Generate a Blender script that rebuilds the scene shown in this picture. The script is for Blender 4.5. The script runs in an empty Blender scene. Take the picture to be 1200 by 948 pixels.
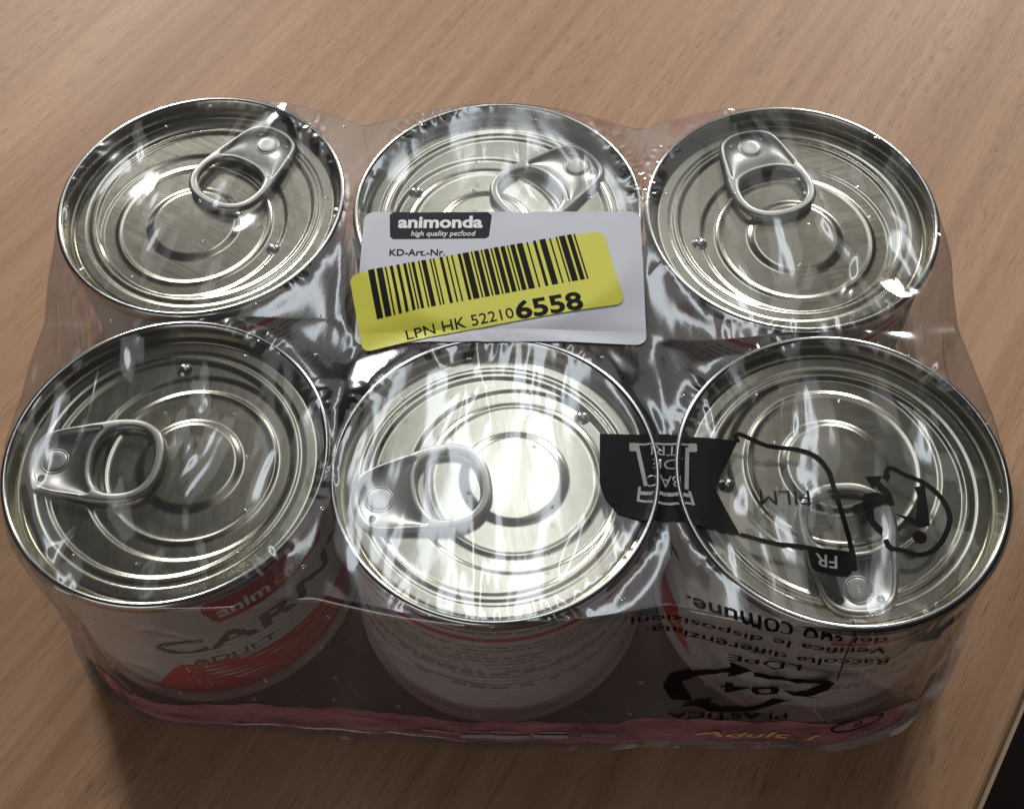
import bpy, bmesh, math, random
import numpy as np
from mathutils import Matrix, Vector

MM = 0.001
scene = bpy.context.scene
col = scene.collection

# ---------------------------------------------------------------- camera
cam_d = bpy.data.cameras.new('camera')
cam = bpy.data.objects.new('camera', cam_d); col.objects.link(cam)
cam.location = (5.45 * MM, -144.53 * MM, 314.51 * MM)
cam.rotation_mode = 'XYZ'
cam.rotation_euler = (math.radians(32.346), math.radians(.861), math.radians(-.423))
cam_d.sensor_fit = 'HORIZONTAL'; cam_d.sensor_width = 36.0
cam_d.lens = 36.0 * 1504.71 / 1200.0
cam_d.clip_start = .01; cam_d.clip_end = 50
cam_d.dof.use_dof = True; cam_d.dof.focus_distance = .300; cam_d.dof.aperture_fstop = 42
scene.camera = cam

# ---------------------------------------------------------------- room light
world = bpy.data.worlds.new('World'); scene.world = world; world.use_nodes = True
bg = world.node_tree.nodes['Background']
bg.inputs[0].default_value = (.95, .97, 1, 1); bg.inputs[1].default_value = .022

def area_lamp(name, target, direction, dist, sx, sy, power, colour):
    l = bpy.data.lights.new(name, 'AREA'); l.shape = 'RECTANGLE'; l.size = sx; l.size_y = sy
    l.energy = power; l.color = colour
    o = bpy.data.objects.new(name, l); col.objects.link(o)
    d = Vector(direction).normalized()
    o.location = Vector(target) + d * dist
    o.rotation_euler = d.to_track_quat('Z', 'Y').to_euler()
    return o
# two windows behind the table, left and right: the pack's dark shadow lies where neither reaches
area_lamp('window_light_left', (0, .03, .05), (-.36, .85, .46), 2.6, .34, .55, 39.0, (1, .985, .96))
area_lamp('window_light_right', (0, .03, .05), (.36, .85, .46), 2.6, .34, .55, 39.0, (1, .985, .96))
# long ceiling tube running away from the viewer: mirrored down the middle of the lids
tube = area_lamp('ceiling_tube', (0, 0, 0), (0, 0, 1), 1, .20, 1.4, 3.5, (.86, .94, 1))
tube.location = (-.01, 1.15, 2.0)

# lit patch of ceiling round the tube
area_lamp('ceiling_glow', (0, .03, .06), (-.005, .56, .83), 2.4, 1.05, 1.25, 1.9, (1, .985, .95))
# added fill lamps without a real source: overhead, and low from the front left
area_lamp('overhead_fill', (0, 0, .03), (.25, .08, 1), 2.4, 1.2, 1.0, 1.6, (1, .97, .93))
area_lamp('front_fill', (0, 0, .03), (-.45, -.80, .36), 2.4, 1.7, 1.1, 8.0, (1, .96, .95))

scene.view_settings.view_transform = 'Standard'; scene.view_settings.look = 'None'
scene.view_settings.exposure = 0; scene.view_settings.gamma = 1; scene.view_settings.use_curve_mapping = False
scene.cycles.max_bounces = 12; scene.cycles.transparent_max_bounces = 24
scene.cycles.glossy_bounces = 6; scene.cycles.caustics_reflective = False
scene.cycles.sample_clamp_indirect = 6

# ---- FILM MATH BEGIN (millimetres; z = 0 is the table) ----
CAN_H = 62.0
SEAM_R = 37.5
# centre of the lid, lean of the can, direction of the pull tab
CANS = {
    'back_left':   dict(c=(-77.43, 79.44), t=(-.005, .002), tab=57),
    'back_mid':    dict(c=(-0.31, 75.59),  t=(.001, .001),  tab=39),
    'back_right':  dict(c=(74.79, 72.23),  t=(-.001, -.003), tab=106),
    'front_left':  dict(c=(-76.16, 3.01),  t=(-.003, -.013), tab=178.5),
    'front_mid':   dict(c=(-1.15, -2.35),  t=(0, .011),     tab=-169),
    'front_right': dict(c=(76.43, -4.22),  t=(.001, -.014), tab=-88.5),
}
CC = np.array([v['c'] for v in CANS.values()])
CT = np.array([v['t'] for v in CANS.values()])
HULL = CC[[3, 4, 5, 2, 0]]
MID = np.array([0.0, 37.0])
# label sheet on the film: centre, half size, turn
STICK_C, STICK_H, STICK_A = np.array([0.4, 53.3]), np.array([35.3, 20.2]), math.radians(-1.0)

def sd_hull(p):
    d = np.full(p.shape[:-1], 1e9); inside = np.ones(p.shape[:-1], bool)
    n = len(HULL)
    for i in range(n):
        a, b = HULL[i], HULL[(i + 1) % n]
        e = b - a; w = p - a
        h = np.clip((w @ e) / (e @ e), 0, 1)
        d = np.minimum(d, np.linalg.norm(w - h[..., None] * e, axis=-1))
        inside &= (e[0] * w[..., 1] - e[1] * w[..., 0]) > 0
    return np.where(inside, -d, d) - SEAM_R

def can_dist(p):
    return np.linalg.norm(p[..., None, :] - CC, axis=-1) - SEAM_R

def smin(d, k):
    return -k * np.log(np.exp(-d / k).sum(-1))

def outline(theta, w, off):
    """radius of the film's outline seen from above: w = 1 taut hull, w = 0 hugging the cans"""
    dirs = np.stack([np.cos(theta), np.sin(theta)], -1)
    lo = np.full(theta.shape, 30.0); hi = np.full(theta.shape, 190.0)
    for _ in range(40):
        m = (lo + hi) / 2
        p = MID + dirs * m[:, None]
        v = w * sd_hull(p) + (1 - w) * smin(can_dist(p), 1.5) - off
        lo = np.where(v < 0, m, lo); hi = np.where(v < 0, hi, m)
    return (lo + hi) / 2

def ang_bump(theta, c, s):
    d = (theta - c + math.pi) % (2 * math.pi) - math.pi
    return np.exp(-(d / s) ** 2)

NT = 4096
TH = np.linspace(-math.pi, math.pi, NT, endpoint=False)
_w = .72 - .30 * ang_bump(TH, math.pi / 2, .9) + .12 * (ang_bump(TH, 0, .5) + ang_bump(TH, math.pi, .5))
RT = outline(TH, _w, .35)
RB = outline(TH, np.clip(_w + .3, 0, .93), 4.5) + .5 * np.sin(TH * 9 + .6) * np.sin(TH * 5) + .3 * np.sin(TH * 31 + 1.) * np.sin(TH * 12) - 3.0 * ang_bump(TH, -2.78, .25)

def interp(tab, th):
    return np.interp(th, np.append(TH, math.pi), np.append(tab, tab[0]))

def box_mask(p, c, h, a, soft):
    q = p - c
    x = q[..., 0] * math.cos(a) + q[..., 1] * math.sin(a); y = -q[..., 0] * math.sin(a) + q[..., 1] * math.cos(a)
    d = np.maximum(np.abs(x) - h[0], np.abs(y) - h[1])
    return 1 / (1 + np.exp(d / soft))

EDGE = 1.6
def top_z(p):
    """height of the smooth film over the cans"""
    d = can_dist(p)
    pl = CAN_H + .35 - (p[..., None, 0] - CC[:, 0]) * CT[:, 0] - (p[..., None, 1] - CC[:, 1]) * CT[:, 1]
    w = np.exp(-(np.maximum(d, 0) / 7.) ** 2 - np.maximum(d, 0) / 8) + 1e-9
    z = (pl * w).sum(-1) / w.sum(-1)
    b = np.maximum(d.min(-1), 0)
    lab = box_mask(p, STICK_C, STICK_H, STICK_A, 3.0)
    z = z - (.35 + 2.0 * np.exp(-((p[..., 1] - 37) / 24) ** 2 - (p[..., 0] / 70) ** 4)) * b * b / (b * b + 50) * (1 - .2 * lab)
    z = z - .5 * np.maximum(0, 1 - ((d.min(-1) + SEAM_R) / 36.) ** 2) * (1 - lab)
    return z

def rim_r(p):
    q = p - MID
    th = np.arctan2(q[..., 1], q[..., 0])
    return th, np.hypot(q[..., 0], q[..., 1]), interp(RT, th)

def base_top(p):
    th, r, rt = rim_r(p)
    z = top_z(p)
    t = np.clip((r - rt + EDGE) / EDGE, 0, 1)
    z = z - EDGE * (1 - np.sqrt(np.maximum(0, 1 - t * t)))
    return np.concatenate([p, z[..., None]], -1)

def base_skirt(th, t):
    """t = 0 at the rim, 1 on the table, above 1 lying on the table"""
    dirs = np.stack([np.cos(th), np.sin(th)], -1)
    rt, rb = interp(RT, th), interp(RB, th)
    z0 = top_z(MID + dirs * (rt - .01)[..., None]) - EDGE
    g = np.clip(t, 0, 1) ** 1.7
    r = rt * (1 - g) + rb * g + np.maximum(t - 1, 0) * 40
    z = np.maximum(z0 * (1 - np.clip(t, 0, 1)), 0) + .35 + np.maximum(t - 1, 0) * 1.5 * (1 + np.sin(th * 57))
    p = MID + dirs * r[..., None]
    return np.concatenate([p, z[..., None]], -1)

# gradient noise
_rng = np.random.RandomState(7)
_perm = np.concatenate([_rng.permutation(256)] * 3)
_grad = _rng.normal(size=(256, 3)); _grad /= np.linalg.norm(_grad, axis=1)[:, None]
def perlin(q):
    i = np.floor(q).astype(int); f = q - i; i &= 255
    u = f * f * f * (f * (f * 6 - 15) + 10)
    out = 0
    for a in (0, 1):
        for b in (0, 1):
            for c in (0, 1):
                h = _perm[_perm[_perm[i[..., 0] + a] + i[..., 1] + b] + i[..., 2] + c]
                g = _grad[h]
                dot = g[..., 0] * (f[..., 0] - a) + g[..., 1] * (f[..., 1] - b) + g[..., 2] * (f[..., 2] - c)
                wx = u[..., 0] if a else 1 - u[..., 0]; wy = u[..., 1] if b else 1 - u[..., 1]; wz = u[..., 2] if c else 1 - u[..., 2]
                out = out + dot * wx * wy * wz
    return out
def sstep(a, b, x):
    t = np.clip((x - a) / (b - a), 0, 1); return t * t * (3 - 2 * t)

# places where the film is crumpled: x, y, radius, strength, direction of the folds
CRUMPLE = [(-103, 18, 16, 1.7, 100), (-98, -8, 14, 1.7, 112), (-86, 28, 14, 1.4, 105), (-66, -22, 15, 1.2, 80), (-62, 6, 12, 1.3, 70), (-88, 6, 12, 1.4, 108),
           (56, -22, 14, 1.8, 98), (68, -30, 14, 1.7, 100), (74, 8, 9, 1.6, 92), (96, 10, 10, 1.2, 100), (98, -24, 11, 1.1, 70), (62, 26, 9, 1.1, 60),
           (98, 62, 14, 1.1, 125), (90, 50, 12, 1.1, 120), (76, 44, 12, 1.0, 100), (68, 98, 14, .7, 95), (104, 88, 10, .8, 60), (90, 80, 10, .7, 120),
           (-92, 60, 15, 1.0, 75), (-100, 92, 14, .8, 60), (-62, 110, 10, .8, 70), (-66, 66, 10, .9, 60), (-60, 92, 9, .9, 110),
           (-34, 0, 12, 1.5, 80), (10, 28, 13, 1.1, 85), (36, 2, 8, 1.5, 92), (-5, -30, 13, 1.3, 90), (20, -22, 10, 1.0, 100), (-28, -18, 9, 1.2, 80),
           (-37, 74, 8, 1.4, 80), (-38, 58, 8, 1.3, 95),]
# single pulled folds, placed for highlight streaks: from x, y to x, y, half width
FOLDS = [(-103.7, 23.6, -105.3, -5.7, 2.2),
         (-104.8, -8.3, -92.4, -31.0, 2.2),
         (-94.5, 9.5, -80.1, -20.5, 1.7),
         (-61.3, 14.8, -70.6, -9.7, 2.4),
         (-91.2, 21.5, -87.4, 4.8, 1.2),
         (-69.9, -9.7, -69.4, -18.2, 1.2),
         (-71.5, 90.6, -75.2, 74.7, 2.6),
         (-71.0, 59.2, -75.1, 44.1, 1.3),
         (-59.0, 82.3, -55.0, 67.2, 1.6),
         (-99.0, 96.1, -106.3, 78.3, 1.6),
         (70.7, 74.6, 70.9, 51.1, 1.8),
         (57.8, 50.0, 60.5, 32.0, 2.4),
         (87.9, 50.8, 92.2, 38.5, 1.6),
         (97.3, 67.0, 102.3, 47.9, 2.0),
         (75.4, 40.6, 79.7, 29.7, 1.6),
         (-26.7, -6.1, -26.7, -22.9, 1.8),
         (9.4, -15.2, 6.5, -31.4, 1.8),
         (-23.5, 28.5, -27.0, 16.6, 1.6),
         (-10.4, -23.2, -12.0, -33.1, 1.3),
         (72.6, 20.8, 69.0, -8.7, 2.6),
         (53.4, -18.4, 55.2, -32.1, 1.1),
         (58.0, -19.0, 58.8, -34.1, 1.0),
         (62.8, -15.6, 64.6, -38.1, 1.2),
         (84.7, -14.2, 79.0, -39.2, 1.6),
         (96.0, 12.1, 96.9, -2.6, 2.2),
         (76.7, -32.4, 77.6, -38.2, 1.2),
         (-40.2, 57.3, -41.1, 27.6, 2.4),
         (34.9, 30.0, 34.8, 13.6, 2.0),
         (-50.4, 34.0, -40.3, 21.5, 1.5),
         (53.3, 24.7, 56.3, 15.1, 1.4)]
_fr_ = np.random.RandomState(19)
for _c in CC:
    for _k in range(6):
        _a = _fr_.uniform(0, 2 * math.pi); _r = 30 * math.sqrt(_fr_.uniform(.04, 1)); _l = _fr_.uniform(4, 9); _t = math.radians(90 + _fr_.uniform(-28, 28))
        _x, _y = _c[0] + _r * math.cos(_a), _c[1] + _r * math.sin(_a)
        FOLDS.append((_x + _l * math.cos(_t), _y + _l * math.sin(_t), _x - _l * math.cos(_t), _y - _l * math.sin(_t), _fr_.uniform(.55, 1.1)))
def fold_slope(x, y, ca, sa):
    """steepness across a fold: set so its side mirrors the ceiling tube to the camera"""
    return (.008 - .00219 * x) * sa
def wrinkle(P):
    """height of the creases above the smooth film at the points P (mm)"""
    x, y, z = P[..., 0], P[..., 1], P[..., 2]
    p2 = P[..., :2]
    d = can_dist(p2); dm = d.min(-1)
    lab = box_mask(p2, STICK_C, STICK_H, STICK_A, 1.2) * (z > 50)
    sk = x * .25
    back = 1 - .7 * sstep(84, 102, y)
    out = back * 1.45 * perlin(np.stack([(x + .2 * y) / 25, y / 50, z / 40 + 3], -1))
    some = sstep(-.15, .3, perlin(np.stack([x / 38, y / 38, z / 60 + 1], -1)))
    out = out + back * .62 * perlin(np.stack([(x - .15 * y) / 9, y / 38, z / 30 + 9], -1)) * (.45 + some)
    # sharp pulled creases
    rg = 1 - np.abs(perlin(np.stack([(x + .1 * y) / 11 + 31, y / 46, z / 40 + 6], -1))) * 5.5
    out = out + .34 * np.maximum(rg, 0) ** 2 * sstep(0, .35, perlin(np.stack([x / 24 + 8, y / 30, z / 50 + 2], -1)))
    out = out + .10 * perlin(np.stack([x / 2.6, y / 9, z / 9 + 2], -1)) * some * sstep(.0, .4, perlin(np.stack([x / 17 + 3, y / 17, z / 20], -1)))
    # small crimps round the seams
    i = d.argmin(-1); c = CC[i]
    a = np.arctan2(y - c[..., 1], x - c[..., 0]) * SEAM_R
    band = np.exp(-((dm + .5) / 2.6) ** 2) * (.08 + .92 * sstep(48, 58, z))
    patch = sstep(-.08, .3, perlin(np.stack([x / 14 + 5, y / 14, z / 30], -1)))
    out = out + band * (.05 + .75 * patch) * perlin(np.stack([a / 1.8, dm / 5., i * 7.3 + z / 25], -1))
    # folds pulled tight in the gaps between the cans
    gap = sstep(1.5, 7, dm) * (z > 45)
    out = out * (1 - .93 * gap) + gap * .05 * perlin(np.stack([(x + .12 * y) / 9., y / 30 + 4, z / 35], -1))
    for k, (cx, cy, r, s, ang) in enumerate(CRUMPLE):
        ca, sa = math.cos(math.radians(ang)), math.sin(math.radians(ang))
        u = (x - cx) * ca + (y - cy) * sa; v = -(x - cx) * sa + (y - cy) * ca
        m = np.exp(-((u / (r * 1.2)) ** 2 + (v / (r * .8)) ** 2)) * (z > 45)
        k1 = np.full_like(v, k * 3.7)
        out = out + .8 * s * m * (1.2 * perlin(np.stack([v / 15, u / 19, k1], -1)) + .17 * perlin(np.stack([v / 2.6, u / 24, k1 + 1.3], -1)) + .55 * perlin(np.stack([v / 6.5, u / 30, k1 + 2.1], -1)) + .05 * perlin(np.stack([v / 1.5, u / 7, k1 + 4], -1)))
    add = np.zeros_like(out); calm = np.zeros_like(out)
    for k, (x0, y0, x1, y1, w) in enumerate(FOLDS):
        L = math.hypot(x1 - x0, y1 - y0); ca, sa = (x1 - x0) / L, (y1 - y0) / L
        u = (x - x0) * ca + (y - y0) * sa; v = -(x - x0) * sa + (y - y0) * ca
        w = w * 1.5
        sel = (u > -6) & (u < L + 6) & (np.abs(v) < w * 9) & (z > 50)
        if not sel.any(): continue
        us, vs = u[sel], v[sel]
        S = fold_slope((x0 + x1) / 2, (y0 + y1) / 2, ca, sa)
        vs = vs + 1.3 * perlin(np.stack([us / 12, np.full_like(us, k * 1.7), np.full_like(us, .5)], -1))
        ww = w * (.7 + .6 * np.clip(us / L, 0, 1))
        env = sstep(-5, 5, us) * sstep(L + 5, L - 5, us)
        side = -1.0 if k % 2 else 1.0
        c = 3.2 * w * side
        prof = np.tanh(1.2 * vs / ww) - np.tanh(1.2 * (vs - c) / (2.6 * w))
        tex = 1.05 + .3 * perlin(np.stack([vs / 1.6, us / 10, np.full_like(us, k * 2.9)], -1))
        add[sel] = add[sel] + env * S * ww * .83 * tex * prof
        calm[sel] = np.maximum(calm[sel], env * np.exp(-(vs / (1.6 * ww)) ** 2))
    out = out * (1 - .8 * calm) + add
    rimtop = np.exp(-((dm + .8) / 1.3) ** 2) * (z > 50)
    out = np.where(out < -.2, out * (1 - rimtop) - .2 * rimtop, out)
    # slanting creases down the sides
    side_ = sstep(57, 50, z) * sstep(2, 10, z)
    rs_ = 1 - np.abs(perlin(np.stack([(x + .75 * z) / 17 + 4, y / 17, (z - .4 * x) / 34], -1))) * 7
    out = out + side_ * (.45 * np.maximum(rs_, 0) ** 2 + .5 * perlin(np.stack([x / 13 + 2, y / 13, z / 40], -1)))
    # folds in the hanging skirt, strongest near the table and at the two front corners
    low = sstep(40, 4, z)
    corner = np.exp(-(((x - 104) / 16) ** 2 + ((y + 34) / 20) ** 2)) + np.exp(-(((x + 104) / 18) ** 2 + ((y + 22) / 22) ** 2))
    out = out + low * (.22 + 2.2 * corner) * .8 * perlin(np.stack([(x + y * .3) / 5., (y - .2 * x) / 5., z / 16], -1))
    out = out + corner * sstep(62, 40, z) * 1.2 * perlin(np.stack([x / 7., y / 7., z / 22 + 4], -1))
    return out * (1 - .86 * lab)

def top_pts(p, off):
    """points on the wrinkled top of the film, off mm above it"""
    e = .3
    b = base_top(p)
    gx = (base_top(p + [e, 0]) - base_top(p - [e, 0]))[..., 2] / (2 * e)
    gy = (base_top(p + [0, e]) - base_top(p - [0, e]))[..., 2] / (2 * e)
    n = np.stack([-gx, -gy, np.ones_like(gx)], -1); n /= np.linalg.norm(n, axis=-1, keepdims=True)
    return b + n * (wrinkle(b) + off)[..., None]
def skirt_pts(th, t, off):
    b = base_skirt(th, t)
    a = base_skirt(th + .004, t) - base_skirt(th - .004, t)
    c = base_skirt(th, np.minimum(t, .98) + .02) - base_skirt(th, np.minimum(t, .98) - .02)
    n = np.cross(c, a); n /= np.linalg.norm(n, axis=-1, keepdims=True)
    fade = np.where(b[..., 2] < 4, .35, 1)
    q = b + n * (wrinkle(b) * fade + off)[..., None]
    q[..., 2] = np.maximum(q[..., 2], .12 + off * .5)
    return q
_fr = (TH > -2.85) & (TH < -.3)
FRX = (MID + np.stack([np.cos(TH), np.sin(TH)], -1) * RT[:, None])[_fr]
FRT = TH[_fr]
def front_pts(uv, off):
    """u = x where the film leaves the front rims, v = mm down the front (negative: back over the top)"""
    u, v = uv[..., 0], uv[..., 1]
    th = np.interp(u, FRX[:, 0], FRT); yb = np.interp(u, FRX[:, 0], FRX[:, 1])
    s = skirt_pts(th, np.maximum(v, 0) / 62.0, off)
    t = top_pts(np.stack([u, yb - np.minimum(v, -.02)], -1), off)
    return np.where((v >= 0)[..., None], s, t)
# ---- FILM MATH END ----

# ---------------------------------------------------------------- helpers
def tag(o, label=None, cat=None, group=None, kind=None):
    if label: o['label'] = label
    if cat: o['category'] = cat
    if group: o['group'] = group
    if kind: o['kind'] = kind
    return o
def mesh_np(name, V, F, smooth=True, mm=True):
    me = bpy.data.meshes.new(name)
    V = np.asarray(V, float) * (MM if mm else 1)
    me.from_pydata(V.tolist(), [], F if isinstance(F, list) else F.tolist()); me.update()
    if smooth: me.polygons.foreach_set('use_smooth', [True] * len(me.polygons))
    return me
def obj(name, me, mat=None, parent=None):
    o = bpy.data.objects.new(name, me); col.objects.link(o)
    if mat and not me.materials: me.materials.append(mat)
    if parent: o.parent = parent
    return o
def empty(name, loc=(0, 0, 0)):
    o = bpy.data.objects.new(name, None); col.objects.link(o); o.location = loc; o.empty_display_size = .01
    return o
def grid_faces(nu, nv, wrap_u=False):
    F = []
    for i in range(nu if wrap_u else nu - 1):
        a = i * nv; b = ((i + 1) % nu) * nv
        for j in range(nv - 1):
            F.append((a + j, b + j, b + j + 1, a + j + 1))
    return F
def revolve(prof, n=192):
    prof = np.array(prof, float); m = len(prof)
    a = np.linspace(0, 2 * math.pi, n, endpoint=False)
    V = np.stack([np.cos(a)[:, None] * prof[None, :, 0], np.sin(a)[:, None] * prof[None, :, 0], np.broadcast_to(prof[None, :, 1], (n, m))], -1).reshape(-1, 3)
    return V, grid_faces(n, m, True)
def catmull(P, k=8):
    P = np.array(P, float); n = len(P); out = []
    for i in range(n):
        a, b, c, d = P[i - 1], P[i], P[(i + 1) % n], P[(i + 2) % n]
        for t in np.arange(k) / k:
            out.append(.5 * (2 * b + (c - a) * t + (2 * a - 5 * b + 4 * c - d) * t * t + (3 * b - a - 3 * c + d) * t ** 3))
    return np.array(out)

# flat artwork: bmesh in 2-D, later bent onto a surface
def refine(bm, maxedge):
    bmesh.ops.triangulate(bm, faces=bm.faces[:])
    for _ in range(7):
        es = [e for e in bm.edges if e.calc_length() > maxedge]
        if not es: break
        bmesh.ops.subdivide_edges(bm, edges=es, cuts=1)
        bmesh.ops.triangulate(bm, faces=bm.faces[:])
def to_np(bm):
    bm.verts.index_update()
    V = np.array([v.co[:2] for v in bm.verts]); F = [tuple(v.index for v in f.verts) for f in bm.faces]
    bm.free(); return V, F
def flat_poly(polys, maxedge=3.0):
    bm = bmesh.new()
    for P in polys:
        bm.faces.new([bm.verts.new((x, y, 0)) for x, y in P])
    bm.normal_update(); refine(bm, maxedge); return to_np(bm)
def rrect(cx, cy, w, h, r, a=0, n=6):
    out = []
    for sx, sy, s in ((1, 1, 0), (-1, 1, 90), (-1, -1, 180), (1, -1, 270)):
        for k in range(n + 1):
            t = math.radians(s + 90 * k / n)
            out.append((sx * (w / 2 - r) + r * math.cos(t), sy * (h / 2 - r) + r * math.sin(t)))
    c, s = math.cos(a), math.sin(a)
    return [(cx + x * c - y * s, cy + x * s + y * c) for x, y in out]
def stroke(P, w, closed=False):
    P = np.array(P, float); n = len(P); w = np.broadcast_to(np.asarray(w, float), (n,))
    T = np.gradient(P, axis=0) if not closed else np.roll(P, -1, 0) - np.roll(P, 1, 0)
    T /= np.linalg.norm(T, axis=1)[:, None] + 1e-9
    N = np.stack([-T[:, 1], T[:, 0]], 1)
    A, B = P + N * w[:, None] / 2, P - N * w[:, None] / 2
    return [[tuple(A[i]), tuple(A[(i + 1) % n]), tuple(B[(i + 1) % n]), tuple(B[i])] for i in range(n if closed else n - 1)]
def flat_text(body, height, bold=0.0, width=None, shear=0.0, maxedge=2.0, spacing=1.0, align='CENTER'):
    """2-D lettering, cap height `height` mm, centred on its middle; width squeezes the line to that length"""
    c = bpy.data.curves.new('text', 'FONT'); c.body = body; c.size = 1; c.resolution_u = 3
    c.offset = bold; c.shear = shear; c.space_character = spacing; c.fill_mode = 'FRONT'
    o = bpy.data.objects.new('text', c)
    me = bpy.data.meshes.new_from_object(o)
    bm = bmesh.new(); bm.from_mesh(me)
    bpy.data.objects.remove(o); bpy.data.curves.remove(c); bpy.data.meshes.remove(me)
    bmesh.ops.remove_doubles(bm, verts=bm.verts[:], dist=1e-5)
    xs = [v.co.x for v in bm.verts]
    x0, x1 = min(xs), max(xs)
    ky = height / .72
    kx = (width / (x1 - x0)) if width else ky
    for v in bm.verts:
        v.co.x = (v.co.x - x0) * kx if align == 'LEFT' else (v.co.x - (x0 + x1) / 2) * kx
        v.co.y = (v.co.y - .36) * ky
        v.co.z = 0
    refine(bm, maxedge); return to_np(bm)
def place(VF, cx, cy, deg=0):
    V, F = VF; a = math.radians(deg); c, s = math.cos(a), math.sin(a)
    return np.stack([cx + V[:, 0] * c - V[:, 1] * s, cy + V[:, 0] * s + V[:, 1] * c], 1), F
def join2d(*parts):
    V, F, k = [], [], 0
    for v, f in parts:
        V.append(v); F += [tuple(i + k for i in t) for t in f]; k += len(v)
    return np.concatenate(V), F

# ---------------------------------------------------------------- materials
class NT_:
    def __init__(s, name):
        s.m = bpy.data.materials.new(name); s.m.use_nodes = True; s.t = s.m.node_tree; s.t.nodes.clear()
        s.out = s.n('ShaderNodeOutputMaterial')
    def n(s, typ, **kw):
        nd = s.t.nodes.new(typ)
        for k, v in kw.items(): setattr(nd, k, v)
        return nd
    def l(s, a, b): s.t.links.new(a, b)
    def val(s, sock, v):
        if hasattr(v, 'links'): s.l(v, sock)
        else: sock.default_value = v
    def math(s, op, a, b=0.0, clamp=False):
        n = s.n('ShaderNodeMath', operation=op, use_clamp=clamp); s.val(n.inputs[0], a); s.val(n.inputs[1], b); return n.outputs[0]
    def coords(s, scale, rot=(0, 0, 0), kind='Object'):
        tc = s.n('ShaderNodeTexCoord'); mp = s.n('ShaderNodeMapping'); s.l(tc.outputs[kind], mp.inputs[0])
        mp.inputs['Scale'].default_value = scale; mp.inputs['Rotation'].default_value = rot; return mp.outputs[0]
    def noise(s, vec, scale=1, detail=3, rough=.5):
        n = s.n('ShaderNodeTexNoise'); s.l(vec, n.inputs['Vector']); n.inputs['Scale'].default_value = scale
        n.inputs['Detail'].default_value = detail; n.inputs['Roughness'].default_value = rough; return n.outputs['Fac']
    def ramp(s, f, stops):
        r = s.n('ShaderNodeValToRGB'); s.l(f, r.inputs[0]); e = r.color_ramp.elements
        while len(e) < len(stops): e.new(.5)
        for k, (p, c) in enumerate(stops): e[k].position = p; e[k].color = (*c, 1) if len(c) == 3 else c
        return r.outputs[0]
    def mix(s, f, a, b, mode='MIX'):
        n = s.n('ShaderNodeMix', data_type='RGBA', blend_type=mode); s.val(n.inputs[0], f); s.val(n.inputs[6], a); s.val(n.inputs[7], b); return n.outputs[2]
    def bump(s, h, strength, dist=.001):
        b = s.n('ShaderNodeBump'); s.l(h, b.inputs['Height']); b.inputs['Strength'].default_value = strength; b.inputs['Distance'].default_value = dist; return b.outputs[0]
    def bsdf(s, colour, rough=.5, metal=0.0, normal=None, spec=.5, **kw):
        b = s.n('ShaderNodeBsdfPrincipled'); s.val(b.inputs['Base Color'], colour if hasattr(colour, 'links') else (*colour, 1))
        s.val(b.inputs['Roughness'], rough); b.inputs['Metallic'].default_value = metal; b.inputs['Specular IOR Level'].default_value = spec
        if normal: s.l(normal, b.inputs['Normal'])
        for k, v in kw.items(): b.inputs[k].default_value = v
        return b.outputs[0]
    def done(s, sh): s.l(sh, s.out.inputs[0]); return s.m

def metal(name, colour, rough, brush=.25, scale=(9000, 160, 9000), anis=0.0):
    t = NT_(name)
    f = t.noise(t.coords(scale), 1, 2, .6)
    oi = t.n('ShaderNodeObjectInfo'); ad = t.n('ShaderNodeVectorMath', operation='ADD'); t.l(t.coords((70, 70, 70)), ad.inputs[0]); t.l(t.math('MULTIPLY', oi.outputs['Random'], 40.0), ad.inputs[1])
    g = t.noise(ad.outputs[0], 1, 3)
    c = t.mix(t.math('MULTIPLY', g, .35), (*colour, 1), (*[x * .86 for x in colour], 1))
    r = t.math('ADD', t.math('MULTIPLY', f, .12), rough - .06)
    return t.done(t.bsdf(c, r, 1.0, t.bump(t.math('ADD', t.math('MULTIPLY', f, brush * .1), g), .16, .0004), Anisotropic=anis))
M_lid = metal('tinplate', (.55, .525, .43), .205, .0, (3500, 70, 3500))
M_seam = metal('seam_steel', (.58, .58, .55), .22, .1)
M_tab = metal('tab_steel', (.38, .375, .35), .42, .12, (400, 9000, 9000))
M_dim = metal('dimple_steel', (.45, .45, .42), .25, .1)

def simple(name, colour, rough=.45, spec=.5, var=.12, scale=60):
    t = NT_(name)
    g = t.noise(t.coords((scale,) * 3), 1, 4)
    c = t.mix(g, (*[x * (1 - var) for x in colour], 1), (*[min(1, x * (1 + var)) for x in colour], 1))
    return t.done(t.bsdf(c, rough, 0, None, spec))
M_body = simple('can_label_paper', (.68, .65, .61), .38, .5, .06)
M_red = simple('label_red', (.72, .045, .05), .35)
M_banner = simple('banner_red', (.42, .012, .022), .35)
M_grey_ink = simple('grey_ink', (.09, .085, .08), .4)
M_white_ink = simple('white_ink', (.80, .80, .80), .4)
M_orange_ink = simple('orange_ink', (.85, .33, .03), .4)
M_fine_ink = simple('fine_ink', (.33, .31, .29), .5)
def meat_mat():
    t = NT_('label_meat_picture')
    f = t.noise(t.coords((90, 90, 120)), 1, 4, .6)
    return t.done(t.bsdf(t.ramp(f, [(.3, (.66, .05, .055)), (.52, (.82, .13, .11)), (.72, (.88, .28, .20))]), .35))
M_meat = meat_mat()
M_black = simple('black_print', (.004, .004, .005), .4, .12, .1)
M_dark_blue = simple('logo_navy', (.018, .019, .026), .65, .15)
M_paper = simple('label_paper_white', (.60, .61, .67), .5, .35, .03)
M_yellow = simple('label_paper_yellow', (.66, .64, .07), .34, .45, .05)
M_ink = simple('barcode_ink', (.008, .008, .008), .7, .1)
M_gold = simple('gold_print', (.78, .52, .20), .4)
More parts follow.
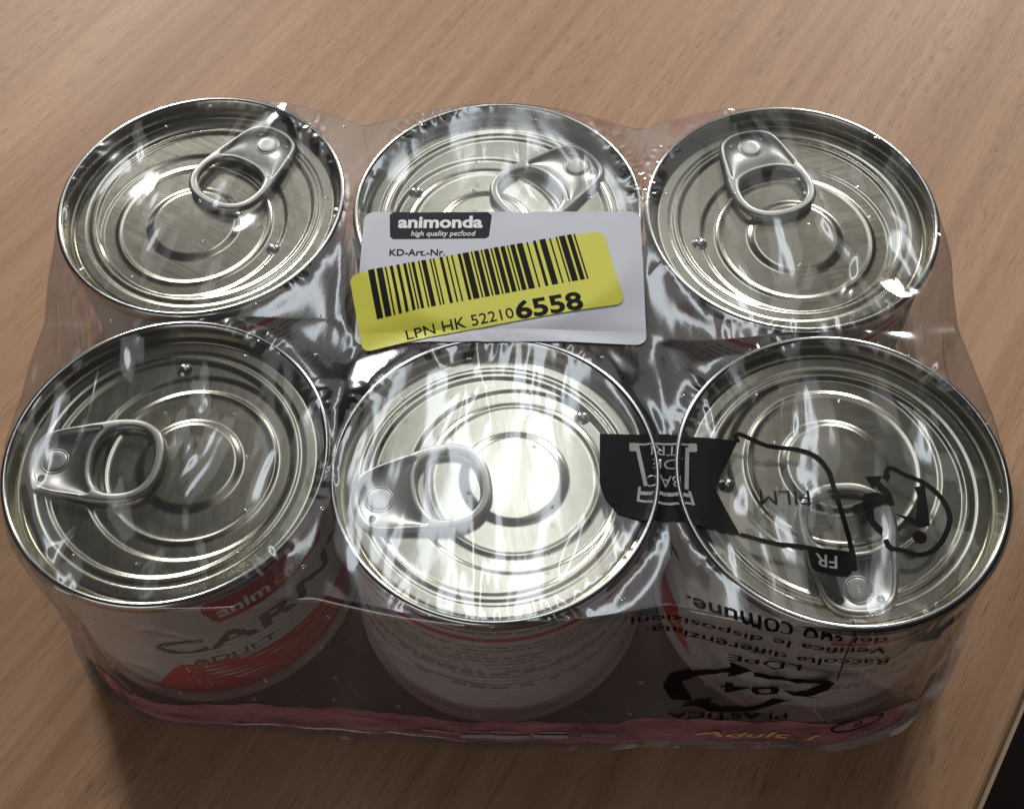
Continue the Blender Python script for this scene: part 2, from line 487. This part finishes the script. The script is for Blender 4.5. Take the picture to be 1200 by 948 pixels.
M_pale_ink = simple('pale_print', (.42, .36, .40), .4)

def film_mat(name, tint=(1, 1, 1), haze=.016, haze_col=(.75, .76, .80), refl=1.0, rough=.115, blotch=0):
    t = NT_(name)
    geo = t.n('ShaderNodeNewGeometry')
    nz = t.noise(t.coords((260, 130, 130)), 1, 3, .55)
    bm = t.bump(nz, .035, .0006)
    dot = t.n('ShaderNodeVectorMath', operation='DOT_PRODUCT'); t.l(bm, dot.inputs[0]); t.l(geo.outputs['Incoming'], dot.inputs[1])
    c = t.math('ABSOLUTE', dot.outputs['Value'])
    f5 = t.math('POWER', t.math('SUBTRACT', 1.0, c, True), 4.0)
    fr = t.math('ADD', t.math('MULTIPLY', f5, .80), .16 * refl, True)
    tr = t.n('ShaderNodeBsdfTransparent'); tr.inputs[0].default_value = (*tint, 1)
    df = t.n('ShaderNodeBsdfDiffuse'); df.inputs[0].default_value = (*haze_col, 1)
    m1 = t.n('ShaderNodeMixShader'); m1.inputs[0].default_value = haze
    if blotch: t.l(t.math('MULTIPLY', t.ramp(t.noise(t.coords((blotch, blotch, blotch * 3)), 1, 4, .6), [(.32, (.35, .35, .35)), (.66, (1.5, 1.5, 1.5))]), haze), m1.inputs[0])
    t.l(tr.outputs[0], m1.inputs[1]); t.l(df.outputs[0], m1.inputs[2])
    gl = t.n('ShaderNodeBsdfGlossy'); gl.inputs['Roughness'].default_value = rough; t.l(bm, gl.inputs['Normal'])
    m2 = t.n('ShaderNodeMixShader'); t.l(fr, m2.inputs[0]); t.l(m1.outputs[0], m2.inputs[1]); t.l(gl.outputs[0], m2.inputs[2])
    return t.done(m2.outputs[0])
M_film = film_mat('shrink_film', (.97, .97, .975))
M_pink = film_mat('pink_printed_film', (.82, .52, .57), .52, (.70, .28, .34), 1.0, .16, 70)
M_skirt = film_mat('crinkled_side_film', (.93, .93, .94), .085, (.70, .66, .76), 1.0, .12)
M_perf = film_mat('film_melt_ring', (.8, .8, .8), .30, (.8, .8, .8), 3.0, .1)
M_translucent_black = film_mat('grey_film_print', (.10, .10, .11), .12, (.06, .06, .07), 1, .12)

GRAIN = math.radians(56)
def wood_mat():
    t = NT_('beech_laminate')
    base = t.coords((1, 1, 1), (0, 0, 0))          # local x runs along the grain
    def st(sx, sy):
        mp = t.n('ShaderNodeMapping'); t.l(base, mp.inputs[0]); mp.inputs['Scale'].default_value = (sx, sy, 1); return mp.outputs[0]
    broad = t.noise(st(2.2, 26), 1, 4, .55)
    mid = t.noise(st(4, 150), 1, 5, .65)
    fine = t.noise(st(13, 720), 1, 4, .65)
    c = t.ramp(broad, [(.28, (.400, .226, .122)), (.46, (.475, .284, .164)), (.60, (.520, .322, .196)), (.76, (.432, .248, .138))])
    c = t.mix(t.math('MULTIPLY', t.ramp(mid, [(.42, (0, 0, 0)), (.66, (1, 1, 1))]), .52), c, (.27, .148, .08, 1))
    c = t.mix(t.math('MULTIPLY', t.ramp(fine, [(.40, (0, 0, 0)), (.70, (1, 1, 1))]), .20), c, (.27, .15, .085, 1))
    # short dark pores
    pores = t.noise(st(140, 1700), 1, 1.5, .5)
    where = t.ramp(t.noise(st(8, 70), 1, 2), [(.34, (.2, .2, .2)), (.6, (1, 1, 1))])
    pm = t.math('MULTIPLY', t.ramp(pores, [(.575, (0, 0, 0)), (.63, (1, 1, 1))]), where)
    c = t.mix(t.math('MULTIPLY', pm, .42), c, (.16, .082, .042, 1))
    h = t.math('ADD', t.math('MULTIPLY', fine, .5), t.math('MULTIPLY', pm, -.8))
    return t.done(t.bsdf(c, .5, 0, t.bump(h, .12, .0002), .22))
M_wood = wood_mat()
M_edge = simple('table_edge_band', (.42, .30, .20), .5)
M_floor = simple('dark_floor', (.006, .0035, .0025), .7, .1, .3, 6)

# ---------------------------------------------------------------- table and floor
g = Vector((math.cos(GRAIN + .028), math.sin(GRAIN + .028), 0))
edge_pt = Vector((130.3, -35.4, 0)) * MM
bm = bmesh.new()
bmesh.ops.create_cube(bm, size=1)
bmesh.ops.scale(bm, vec=(1.4, .75, .024), verts=bm.verts[:])
bmesh.ops.bevel(bm, geom=bm.edges[:], offset=.0022, segments=3, affect='EDGES', profile=.5)
me = bpy.data.meshes.new('table_top'); bm.to_mesh(me); bm.free()
for p in me.polygons: p.use_smooth = False
table = empty('table'); table.rotation_euler = (0, 0, math.atan2(g.y, g.x))
nrm = Vector((-g.y, g.x, 0))
table.location = edge_pt + nrm * .375 + g * .15 + Vector((0, 0, -.012))
tag(table, 'light brown beech laminate table under the wrapped cans', 'table')
obj('table_top', me, M_wood, table)
eb = bmesh.new(); bmesh.ops.create_cube(eb, size=1); bmesh.ops.scale(eb, vec=(1.394, .0016, .0185), verts=eb.verts[:])
bmesh.ops.translate(eb, vec=(0, -.3756, 0), verts=eb.verts[:])
me = bpy.data.meshes.new('edge_band'); eb.to_mesh(me); eb.free()
obj('edge_band', me, M_edge, table)
fl = bmesh.new(); bmesh.ops.create_grid(fl, x_segments=2, y_segments=2, size=6)
me = bpy.data.meshes.new('floor'); fl.to_mesh(me); fl.free()
f = obj('floor', me, M_floor); f.location = (0, 0, -.74); tag(f, 'dark brown floor far below the table edge', 'floor', kind='structure')

# ---------------------------------------------------------------- cans
def body_r(z):
    return 36.25 + .16 * np.sin((np.asarray(z, float) - 9) * 2 * math.pi / 2.55) * sstep(8, 10, np.asarray(z, float)) * sstep(40, 34, np.asarray(z, float))
zz = np.concatenate([[2.2, 3.0], np.arange(3.6, 58.3, .32)])
prof = [(34.2, .7), (35.6, .15), (36.6, 0), (37.1, .4), (37.3, 1.2), (37.0, 2.0), (36.3, 2.6)] + [(float(body_r(z)), z) for z in zz if z > 3] + [(36.3, 58.7), (36.3, 59.2)]
body_me = mesh_np('body', *revolve(prof, 160))
seam_prof = [(36.2, 58.6), (37.1, 58.55), (37.38, 58.8), (37.5, 59.3), (37.5, 60.9), (37.40, 61.5), (37.1, 61.85), (36.7, 62.0), (36.3, 61.93), (36.0, 61.7), (35.85, 61.2)]
seam_me = mesh_np('seam', *revolve(seam_prof, 192))

LX = -4.4   # the pressed rings sit off centre, away from the tab
def lid_z(x, y):
    r = np.hypot(x, y); q = np.hypot(x - LX, y)
    z = np.full_like(r, -4.6)
    z = z - .18 * sstep(31.4, 30.6, r) + .18 * sstep(30.2, 29.4, r)
    z = z - .42 * sstep(28.9, 27.6, r)
    z = z - .36 * sstep(24.6, 23.2, q)
    z = z + .34 * np.exp(-((q - 19.6) / .62) ** 2) + .12 * sstep(19.6, 18.6, q)
    z = z + .70 * sstep(12.7, 10.3, q)
    return z
rr = np.concatenate([[35.86, 35.80, 35.74, 35.68, 35.60, 35.50, 35.35, 35.15, 34.95, 34.75, 34.55, 34.35, 34.1, 33.8, 33.4, 33.0, 32.5, 32.0, 31.6], np.arange(31.4, .4, -.22), [.2]])
zs_wall = {35.86: -.8, 35.80: -1.8, 35.74: -3.0, 35.68: -4.2, 35.60: -5.3, 35.50: -5.75, 35.35: -6.0, 35.15: -6.1, 34.95: -6.0, 34.75: -5.7, 34.55: -5.3, 34.35: -4.95, 34.1: -4.72, 33.8: -4.62}
na = 224
aa = np.linspace(0, 2 * math.pi, na, endpoint=False)
X = np.cos(aa)[:, None] * rr; Y = np.sin(aa)[:, None] * rr
Z = lid_z(X, Y)
for j, r in enumerate(rr):
    if r in zs_wall: Z[:, j] = zs_wall[r]
V = np.stack([X, Y, Z + 62], -1).reshape(-1, 3)
F = grid_faces(na, len(rr), True); F.append(tuple(i * len(rr) + len(rr) - 1 for i in range(na)))
lid_me = mesh_np('lid', V, F)

# pull tab, pointing along +x, origin at the lid's centre
outer_half = [(33.2, 0), (32.6, 4.2), (30.6, 7.4), (27.0, 9.0), (21.5, 10.2), (15.5, 11.4), (10, 11.9), (5.0, 11.2), (1.2, 8.6), (-.9, 4.6), (-1.4, 0)]
hole_half = [(16.6, 0), (16.2, 4.0), (14.6, 7.2), (11.6, 8.9), (7.6, 9.0), (4.4, 7.8), (2.4, 5.2), (1.7, 2.4), (1.5, 0)]
def sym(h): return [(x, y) for x, y in h] + [(x, -y) for x, y in h[-2:0:-1]]
def radial(curve, n):
    c = catmull(sym(curve), 12) - [9.4, 0]
    ang = np.arctan2(c[:, 1], c[:, 0]); rad = np.hypot(c[:, 0], c[:, 1]); o = np.argsort(ang)
    ang, rad = ang[o], rad[o]
    return np.interp(n, np.concatenate([ang - 2 * math.pi, ang, ang + 2 * math.pi]), np.tile(rad, 3))
nt = 144; ta = np.linspace(-math.pi, math.pi, nt, endpoint=False)
ro, rh = radial(outer_half, ta), radial(hole_half, ta)
wid = ro - rh
# true width is measured across, not along the ray: a bead of fixed fraction on the narrow side, fixed size on the plate
prof_d = np.array([0, .08, .3, .62, 1.0, 1.45, 1.9, 2.2, 2.4])       # distance from an edge, mm
bead = lambda d: 1.15 * np.sqrt(np.maximum(0, 1 - ((np.minimum(d, 2.4) - 1.2) / 1.2) ** 2)) * np.where(d < 1.2, 1, 1)
V = []; 
cols = []
for k in range(nt):
    w = wid[k]; c, s = math.cos(ta[k]), math.sin(ta[k])
    dd = np.minimum(prof_d, w / 2 * np.array([0, .03, .12, .26, .42, .6, .8, .92, 1.0]) if w < 4.8 else prof_d)
    plate = w >= 4.8
    zz_ = np.where(prof_d <= 1.2, bead(prof_d), np.maximum(bead(prof_d), .28)) if plate else bead(np.array([0, .06, .22, .45, .72, .95, 1.1, 1.17, 1.2]))
    row = [(ro[k] - d, z) for d, z in zip(dd, zz_)] + [(rh[k] + d, z) for d, z in zip(dd[::-1], zz_[::-1])] + [(rh[k] + .25, -.5), (ro[k] - .25, -.5)]
    V += [(9.4 + r * c, r * s, z) for r, z in row]
m = 2 * len(prof_d) + 2
F = []
for i in range(nt):
    a, b = i * m, ((i + 1) % nt) * m
    for j in range(m):
        F.append((a + j, a + (j + 1) % m, b + (j + 1) % m, b + j))
tab_me = mesh_np('pull_tab', V, F)
rv = [(3.6, .0), (3.5, .16), (3.3, .2), (3.12, .06), (3.0, .06), (2.9, .30), (2.7, .36), (1.6, .37), (.05, .34)]
rivet_me = mesh_np('rivet', *revolve(rv, 40))
hole_me = mesh_np('pin_hole', *revolve([(.95, .02), (.85, .12), (.7, .06), (.05, .0)], 20))
dimp = [(1.95, -.05), (1.8, .14), (1.55, .5), (1.15, .85), (.6, 1.05), (.05, 1.1)]
dimple_me = mesh_np('dimple', *revolve(dimp, 28))

# artwork bent round the can; 0 degrees is the middle of the front of the label
def on_can(VF, off=.07):
    V, F = VF
    ph = V[:, 0] / 36.3; z = V[:, 1]; r = body_r(z) + off
    return np.stack([np.cos(ph) * r, np.sin(ph) * r, z], 1), F
def deg(d): return math.radians(d) * 36.3
art = {}
def add_art(name, VF, mat, off=.07):
    me = mesh_np(name, *on_can(VF, off)); me.materials.append(mat); art[name] = me
add_art('banner', flat_poly([[(deg(-25), 52.8), (deg(-22), 46.0), (deg(-20.5), 45.2), (deg(27), 45.2), (deg(28.5), 46.4), (deg(28.5), 55.5), (deg(27), 56.2), (deg(-23), 56.2)]], 1.6), M_banner)
add_art('banner_lettering', place(flat_text('anim  nda', 5.0, .025, width=27, maxedge=1.5), deg(1), 50.2), M_white_ink, .15)
add_art('banner_letter', place(flat_text('o', 5.0, .035, maxedge=1.5), deg(5.3), 50.2), M_orange_ink, .16)
add_art('large_lettering', place(flat_text('CARNY', 7.6, .015, width=60, maxedge=1.4), deg(0), 35.8), M_grey_ink, .13)
add_art('small_lettering', place(flat_text('ADULT', 3.6, .0, width=21, maxedge=1.2), deg(-21), 26.2), M_grey_ink, .12)
xs = np.linspace(-64, 66, 66)
topz = 5.2 + (19.5 - .07 * (xs + 40).clip(0, 70)) * sstep(-64, -40, xs) * sstep(66, 48, xs) ** .6
P = [(deg(a), 5.0) for a in xs] + [(deg(a), z) for a, z in zip(xs[::-1], topz[::-1])]
add_art('red_field', flat_poly([P], 1.5), M_red)
xs2 = np.linspace(-14, 46, 24); top2 = 18.2 - ((xs2 - 16) / 30) ** 2 * 6
P = [(deg(a), 7.0) for a in xs2] + [(deg(a), z) for a, z in zip(xs2[::-1], top2[::-1])]
add_art('meat_picture', flat_poly([P], 1.5), M_meat, .12)
add_art('red_line', flat_poly([[(deg(a), 50.1) for a in np.linspace(112, 250, 30)] + [(deg(a), 51.9) for a in np.linspace(250, 112, 30)]], 2), M_red)
rnd = random.Random(4); rows = []
for k in range(13):
    z = 46.5 - k * 2.0; a = 120.0
    while a < 238:
        w = rnd.uniform(2, 7)
        if rnd.random() < .85 and not (k in (5, 9) and a > 190): rows.append([(deg(a), z), (deg(a + w), z), (deg(a + w), z + .75), (deg(a), z + .75)])
        a += w + rnd.uniform(.7, 1.6)
for z in (54.0,):
    a = 158.0
    while a < 205:
        w = rnd.uniform(3, 8); rows.append([(deg(a), z), (deg(a + w), z), (deg(a + w), z + 1.1), (deg(a), z + 1.1)]); a += w + 1
add_art('fine_print', flat_poly(rows, 3), M_fine_ink)

labels = {
    'front_left': ('food can with red banner and red label nearest the left front corner', -49, (-.2, 26.3)),
    'front_mid': ('brightly lit food can in the middle of the front row, tab pointing left', 90, (20.5, 17.0)),
    'front_right': ('food can whose lid lies under the black recycling print, tab pointing to viewer', 150, (-25, -.2)),
    'back_left': ('food can at the far left corner of the pack, tab pointing away right', 131, (19.1, -12.6)),
    'back_mid': ('food can half hidden under the white and yellow stickers', 60, (-22, 10)),
    'back_right': ('food can at the far right corner of the pack, tab pointing straight away', 100, (-23.5, -5.9)),
}
for key, info in CANS.items():
    (cx, cy), (tx, ty), ta_ = info['c'], info['t'], info['tab']
    lab, turn, dot = labels[key]
    n = Vector((tx, ty, 1)).normalized()
    can = empty('food_can')
    lift = 37 * math.hypot(tx, ty)
    can.rotation_mode = 'QUATERNION'; can.rotation_quaternion = Vector((0, 0, 1)).rotation_difference(n)
    can.location = (Vector((cx, cy, CAN_H)) - n * CAN_H) * MM + Vector((0, 0, .0004 + lift * MM * .35))
    tag(can, lab, 'can', 'six food cans in the shrink wrap')
    b = obj('body', body_me, M_body, can)
    for nm, me in art.items():
        a = obj(nm, me, None, b); a.rotation_euler = (0, 0, math.radians(turn))
    obj('seam', seam_me, M_seam, can)
    l = obj('lid', lid_me, M_lid, can); l.rotation_euler = (0, 0, math.radians(ta_))
    r = Matrix.Rotation(-math.radians(ta_), 2) @ Vector(dot)
    d = obj('dimple', dimple_me, M_dim, l); d.location = (r.x * MM, r.y * MM, (62 + float(lid_z(np.array([r.x]), np.array([r.y]))[0])) * MM)
    t = obj('pull_tab', tab_me, M_tab, can)
    t.rotation_euler = (0, math.radians(1.6), math.radians(ta_)); t.scale = (.93,) * 3
    t.location = (2.3 * MM * math.cos(math.radians(ta_)), 2.3 * MM * math.sin(math.radians(ta_)), (62 - 3.3) * MM)
    rv_ = obj('rivet', rivet_me, M_tab, t); rv_.location = (26.2 * MM, 0, .25 * MM)
    for sy in (-1, 1):
        h = obj('pin_hole', hole_me, M_grey_ink, t); h.location = (28.6 * MM, sy * 4.7 * MM, .28 * MM)

# ---------------------------------------------------------------- shrink film
NS, NTOP, NSK = 1150, 165, 112
th = np.linspace(-math.pi, math.pi, NS, endpoint=False)
rho = np.concatenate([np.linspace(.004, .95, NTOP - 22), np.linspace(.95, .9992, 23)[1:]])
rt = interp(RT, th)
dirs = np.stack([np.cos(th), np.sin(th)], -1)
Ptop = MID + dirs[:, None, :] * (rt[:, None] * rho[None, :])[..., None]
VT = top_pts(Ptop, 0.0)
tt = np.concatenate([np.linspace(.004, 1, NSK - 8), np.linspace(1, 1.06, 9)[1:]])
VS = skirt_pts(np.repeat(th[:, None], len(tt), 1), np.repeat(tt[None, :], NS, 0), 0.0)
V = np.concatenate([VT, VS], 1); nv = V.shape[1]
ii = np.arange(NS)[:, None]; jj = np.arange(nv - 1)[None, :]
a = ii * nv + jj; b = ((ii + 1) % NS) * nv + jj
F = np.stack([a, a + 1, b + 1, b], -1).reshape(-1, 4)
wrap = empty('shrink_wrap')
tag(wrap, 'clear crinkled plastic shrink wrap stretched over all six cans', 'shrink wrap')
film_me = mesh_np('clear_film', V.reshape(-1, 3), F)
film_me.materials.append(M_film); film_me.materials.append(M_skirt)
film_me.polygons.foreach_set('material_index', np.tile((np.arange(nv - 1) >= len(rho)).astype(np.int32), NS))
obj('clear_film', film_me, None, wrap)

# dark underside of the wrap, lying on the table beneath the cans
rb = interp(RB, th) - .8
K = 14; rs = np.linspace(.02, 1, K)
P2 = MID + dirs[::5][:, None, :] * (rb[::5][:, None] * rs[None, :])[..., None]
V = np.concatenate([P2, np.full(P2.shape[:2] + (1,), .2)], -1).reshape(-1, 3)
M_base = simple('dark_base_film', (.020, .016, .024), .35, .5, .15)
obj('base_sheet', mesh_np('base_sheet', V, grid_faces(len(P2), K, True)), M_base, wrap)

def on_top(VF, off): return top_pts(VF[0], off), VF[1]
def on_front(VF, off): return front_pts(VF[0], off), VF[1]
def film_print(name, VF, mat, off=.25, front=False, parent=None):
    return obj(name, mesh_np(name, *(on_front if front else on_top)(VF, off)), mat, parent or wrap)

# pink band along the foot of the front
u = np.linspace(-104, 101, 330); vv = np.linspace(0, 1, 9)
UV = np.stack([np.repeat(u[:, None], 9, 1), (51 + .5 * np.sin(u / 17) + 1.6 * perlin(np.stack([u / 9, u * 0 + 3.3, u * 0], -1)))[:, None] + vv[None, :] * 10.6], -1)
obj('pink_band', mesh_np('pink_band', front_pts(UV, .12).reshape(-1, 3), grid_faces(len(u), 9)), M_pink, wrap)
def upright(VF, u0, v0): return np.stack([u0 + VF[0][:, 0], v0 - VF[0][:, 1]], 1), VF[1]
film_print('gold_lettering', upright(flat_text('Adult 1', 2.6, .02, width=31, shear=.3), 58, 57.2), M_gold, .55, True)
icons = [rrect(x, y, w, h, .2) for x, y, w, h in ((-16, 57.5, 7, .8), (-6.5, 58.3, 8, 1.6), (1.5, 58.8, 8, 1.6), (10.5, 58.4, 8, 1.9), (-3, 56.0, 11, .5), (11, 56.2, 6, .6))]
ic = join2d(flat_poly(icons, 2), flat_poly(stroke(rrect(21.5, 57.8, 7, 1.8, .2), .35, True), 2))
film_print('pale_icons', ic, M_pale_ink, .5, True)

# front prints: v grows downwards, so lettering turned 180 degrees in the picture is plain in (u, v) mirrored twice
def turned(VF, u0, v0, slope=0.0):
    """text standing on its head for the viewer, centred at u0, v0; slope in v per mm of u"""
    V, F = VF
    uu = u0 - V[:, 0]
    return np.stack([uu, v0 + V[:, 1] + slope * (uu - u0)], 1), F
S = .13
for VF in (turned(flat_text('Raccolta differenziata.', 3.1, .012, width=53), 57.5, 11.2, S),
           turned(flat_text('Verifica le disposizioni', 3.1, .012, width=55), 55.0, 4.9, S),
           turned(flat_text('del tuo comune.', 3.1, .012, width=42), 60.5, .3, S * .9),
           turned(flat_text('LDPE', 3.6, .01, width=16), 57.5, 17.0, .02),
           turned(flat_text('PLASTICA', 3.0, .01, width=29), 50.8, 48.6, -.08)):
    film_print('disposal_lettering', VF, M_black, .35, True)
rec = [[(42.5, 41.0), (37.5, 41.5), (35.5, 35.0), (37.0, 30.0), (40.5, 26.5), (50.5, 22.0), (50.0, 19.0), (55.5, 22.5), (50.0, 27.5), (50.5, 24.5), (43.0, 28.5), (40.0, 31.5), (40.0, 34.5)],
       [(55.5, 23.0), (72.0, 24.5), (74.0, 26.5), (73.0, 31.0), (69.0, 34.5), (72.0, 35.5), (65.5, 35.0), (63.0, 32.0), (66.0, 32.5), (70.0, 28.5), (71.0, 27.0), (69.0, 26.5), (56.0, 25.5)],
       [(39.5, 45.0), (43.0, 41.0), (47.5, 39.5), (46.0, 42.0), (49.0, 44.0), (54.0, 44.0), (58.5, 41.5), (61.0, 37.5), (65.5, 37.0), (62.0, 41.0), (57.5, 45.0), (51.0, 46.5), (46.5, 46.0), (43.5, 44.0)]]
film_print('recycling_symbol', join2d(flat_poly(rec, 2.0), turned(flat_text('04', 5.4, .015, width=13.5), 55.5, 33.0, -.1)), M_black, .35, True)
oval = [(82.5 + 6.6 * math.cos(k / 28 * 2 * math.pi), 53.2 + 2.9 * math.sin(k / 28 * 2 * math.pi)) for k in range(28)]
film_print('country_mark', join2d(flat_poly(stroke(oval, .55, True), 2), turned(flat_text('IT', 2.2, .02), 82.5, 53.2)), M_black, .3, True)

# sorting tag printed on the top
panel = [(22.9, 7.1), (35.6, 6.9), (54.2, 4.6), (47.9, -7.3), (52.6, -19.4), (46.0, -17.4), (40.0, -15.6), (31.0, -15.2), (25.8, -13.3), (23.4, -9.5), (22.3, -5.5)]
frame_top = catmull([(54.2, 4.2), (60.9, 3.4), (67.2, 2.6), (71.2, .6), (73.4, -2.8), (74.2, -7.6), (75.0, -28.2)], 6)[:36]
frame_low = [(52.4, -18.9), (59.0, -21.1), (66.2, -22.5), (69.5, -23.2)]
panel_o = film_print('sorting_tag', join2d(flat_poly([panel], 2.0), flat_poly(stroke(frame_top, 1.15), 2), flat_poly(stroke(frame_low, 1.15), 2),
                     flat_poly([[(66.3, -22.1), (75.9, -23.2), (75.4, -28.2), (74.3, -29.0), (67.6, -28.1), (66.7, -27.2)]], 2)), M_black, .28)
M_clear_print = simple('unprinted_film_lettering', (.30, .30, .29), .25)
bin_ = flat_poly(stroke([(31.3, 3.4), (32.6, -6.4)], .9) + stroke([(42.6, 3.0), (41.6, -7.6)], .9) + stroke([(31.5, 4.3), (43.4, 3.7)], .5)
                 + stroke([(31.0, -8.2), (42.4, -9.2)], .9) + stroke([(30.9, -10.2), (36, -11.1), (42.6, -11.2)], .6) + stroke([(31.2, -6.6), (30.6, -10.4)], .6) + stroke([(42.2, -8.0), (42.9, -11.6)], .6)
                 + [rrect(30.6, 3.6, 2.3, 2.2, .4, -.05), rrect(43.8, 3.0, 2.0, 2.2, .4, -.05)], 2)
film_print('bin_symbol', bin_, M_clear_print, .36, parent=panel_o)
for VF in (place(flat_text('BAC', 3.0, 0, width=7.4), 36.7, -5.6, 176), place(flat_text('DE', 2.6, 0, width=5.4), 37.2, -1.3, 176),
           place(flat_text('TRI', 2.6, 0, width=6.0), 37.3, 2.2, 176), place(flat_text('FR', 3.0, .01, width=4.8), 70.2, -25.6, 174)):
    film_print('tag_lettering', VF, M_clear_print, .36, parent=panel_o)
film_print('film_lettering', place(flat_text('FILM', 4.0, 0, width=11.0), 63.2, -10.0, 178), M_black, .28, parent=panel_o)

# round sorting mark with a figure and arrows
ring = catmull([(86.5, -3.9), (90.9, -4.9), (95.2, -7.6), (97.8, -11.7), (98.4, -16.0), (96.4, -20.4), (93.8, -23.2), (90.6, -24.4), (87.3, -23.4), (83.8, -20.5)], 5)[:46]
mark = [[(81.7, -4.9), (85.6, -4.8), (84.8, -6.1), (86.8, -9.1), (87.1, -12.4), (85.6, -12.3), (85.3, -9.6), (83.8, -7.1), (83.1, -8.2)],
        [(80.6, -9.3), (83.5, -8.8), (86.2, -10.2), (87.1, -12.6), (84.5, -11.9), (82.4, -12.8), (82.2, -15.5), (83.7, -17.9), (83.2, -19.7), (81.3, -17.0), (80.6, -13.8)],
        [(92.1, -7.8), (94.5, -7.6), (93.9, -17.5), (91.5, -18.0), (86.7, -14.4), (91.0, -15.6), (92.6, -10.8)],
        [(85.6, -5.0), (86.6, -3.5), (87.4, -5.0), (86.6, -6.1)],
        [(91.2 + 1.6 * math.cos(k / 18 * 2 * math.pi), -20.2 + 1.6 * math.sin(k / 18 * 2 * math.pi)) for k in range(18)]]
film_print('round_sorting_mark', join2d(flat_poly(mark, 2.0), flat_poly(stroke(ring, 1.15), 2)), M_black, .28)

# melted rims of the tiny holes punched through the film
rnd = random.Random(11); RV, RF = [], []
def ring_at(centre, nrm, r, tube):
    nrm = nrm / np.linalg.norm(nrm)
    ax = np.cross(nrm, [0.3, 1, .2]); ax /= np.linalg.norm(ax); ay = np.cross(nrm, ax)
    base = len(RV); n, m = 12, 5; sq = rnd.uniform(.6, 1)
    for i in range(n):
        a = 2 * math.pi * i / n; d = ax * math.cos(a) + ay * math.sin(a) * sq
        for j in range(m):
            b = 2 * math.pi * j / m
            RV.append(centre + d * (r + tube * math.cos(b)) + nrm * tube * math.sin(b))
    for i in range(n):
        for j in range(m):
            RF.append((base + i * m + j, base + ((i + 1) % n) * m + j, base + ((i + 1) % n) * m + (j + 1) % m, base + i * m + (j + 1) % m))
pts = []
for gx in np.arange(-110, 112, 17):
    for gy in np.arange(-36, 114, 13.0):
        if rnd.random() < .65: pts.append((gx + rnd.uniform(-3, 3), gy + rnd.uniform(-3, 3)))
pts = np.array(pts); thp, rp, rtp = rim_r(pts)
keep = (rp < rtp - 2.5) & (box_mask(pts, STICK_C, STICK_H + 1.5, STICK_A, .01) < .5) & (box_mask(pts, np.array([-3.4, 49.0]), np.array([33.5, 12.5]), math.radians(11.3), .01) < .5)
for c in top_pts(pts[keep], .1): ring_at(c, np.array([0, 0, 1.0]), rnd.uniform(.32, .5), rnd.uniform(.08, .13))
fp = np.array([(gx + rnd.uniform(-3, 3), gv + rnd.uniform(-3, 3)) for gx in np.arange(-90, 95, 17) for gv in (8, 21, 34, 46) if rnd.random() < .7])
for c in front_pts(fp, .1): ring_at(c, np.array([0, -1.0, .4]), rnd.uniform(.32, .48), rnd.uniform(.08, .12))
o = obj('vent_hole_rims', mesh_np('vent_hole_rims', np.array(RV), RF), M_perf, wrap); o['kind'] = 'stuff'

# two hairline tears running down the front
for P, mat, w in (([(74, -3), (74, 14), (74.5, 25.5)], M_black, .28), ([(75.5, 32), (71.5, 35.5), (71, 42.5), (73.5, 48), (76, 49.5)], M_perf, .5), ([(89, 5.5), (86.5, 12.5), (82, 15.5)], M_black, .25)):
    film_print('hairline_crease', flat_poly(stroke(P, w), 1.5), mat, .2, True)

# ---------------------------------------------------------------- stickers on the film
def sheet(name, poly, off, thick, mat, parent):
    V2, F = flat_poly([poly], 2.0)
    top, bot = top_pts(V2, off + thick), top_pts(V2, off)
    n = len(V2); edges = {}
    for f in F:
        for k in range(3):
            e = (f[k], f[(k + 1) % 3]); edges[e] = 1
    G = list(F)
    for (a_, b_) in edges:
        if (b_, a_) not in edges: G.append((b_, a_, n + a_, n + b_))
    G += [tuple(n + i for i in f[::-1]) for f in F]
    return obj(name, mesh_np(name, np.concatenate([top, bot]), G, smooth=False), mat, parent)
st = empty('white_sticker'); tag(st, 'white paper sticker with a dark logo, under the yellow barcode label', 'sticker')
sheet('paper_sheet', rrect(*STICK_C, STICK_H[0] * 2, STICK_H[1] * 2, 2.6, STICK_A), .34, .08, M_paper, st)
TA = math.degrees(STICK_A)
logo = film_print('logo_plate', flat_poly([[(-27.2, 74.0), (-2.9, 73.4), (-1.9, 72.4), (-2.6, 65.4), (-3.4, 64.7), (-26.9, 64.9), (-27.7, 65.8), (-28.1, 73.0)]], 2), M_dark_blue, .47, parent=st)
film_print('logo_lettering', join2d(place(flat_text('animonda', 3.9, .035, width=21.6), -15.0, 70.4, TA), place(flat_text('high quality petfood', 1.7, .012, width=16.4, shear=.15), -14.2, 66.5, TA)), M_white_ink, .53, parent=logo)
film_print('article_lettering', place(flat_text('KD-Art.-Nr.', 2.1, .012, width=14.0), -20.6, 60.5, TA), M_ink, .50, parent=st)
ys = empty('yellow_sticker'); tag(ys, 'yellow barcode label with LPN number, stuck askew over the white sticker', 'sticker')
YA = math.radians(11.3)
sheet('paper_sheet', rrect(-3.4, 49.0, 64.8, 22.9, 2.2, YA), .54, .07, M_yellow, ys)
rnd = random.Random(23); bars = []; x = -27.1
mod = .42
while x < 26.6:
    w = mod * rnd.choice([1, 1, 2, 2, 3, 1, 4]); gp = mod * rnd.choice([1, 1, 1, 2, 2, 3])
    if x + w > 27.1: break
    bars.append([(x, -7.3), (x + w * .92, -7.3), (x + w * .92, 7.3), (x, 7.3)]); x += w + gp
film_print('barcode', place(flat_poly(bars, 2.5), -4.7, 53.3, 11.6), M_ink, .67, parent=ys)
film_print('number_lettering', join2d(place(flat_text('LPN HK 52210', 3.2, .0, width=26.5), -9.6, 38.6, 12.2), place(flat_text('6558', 5.2, .028, width=16.6), 12.0, 43.4, 10.5)), M_ink, .67, parent=ys)
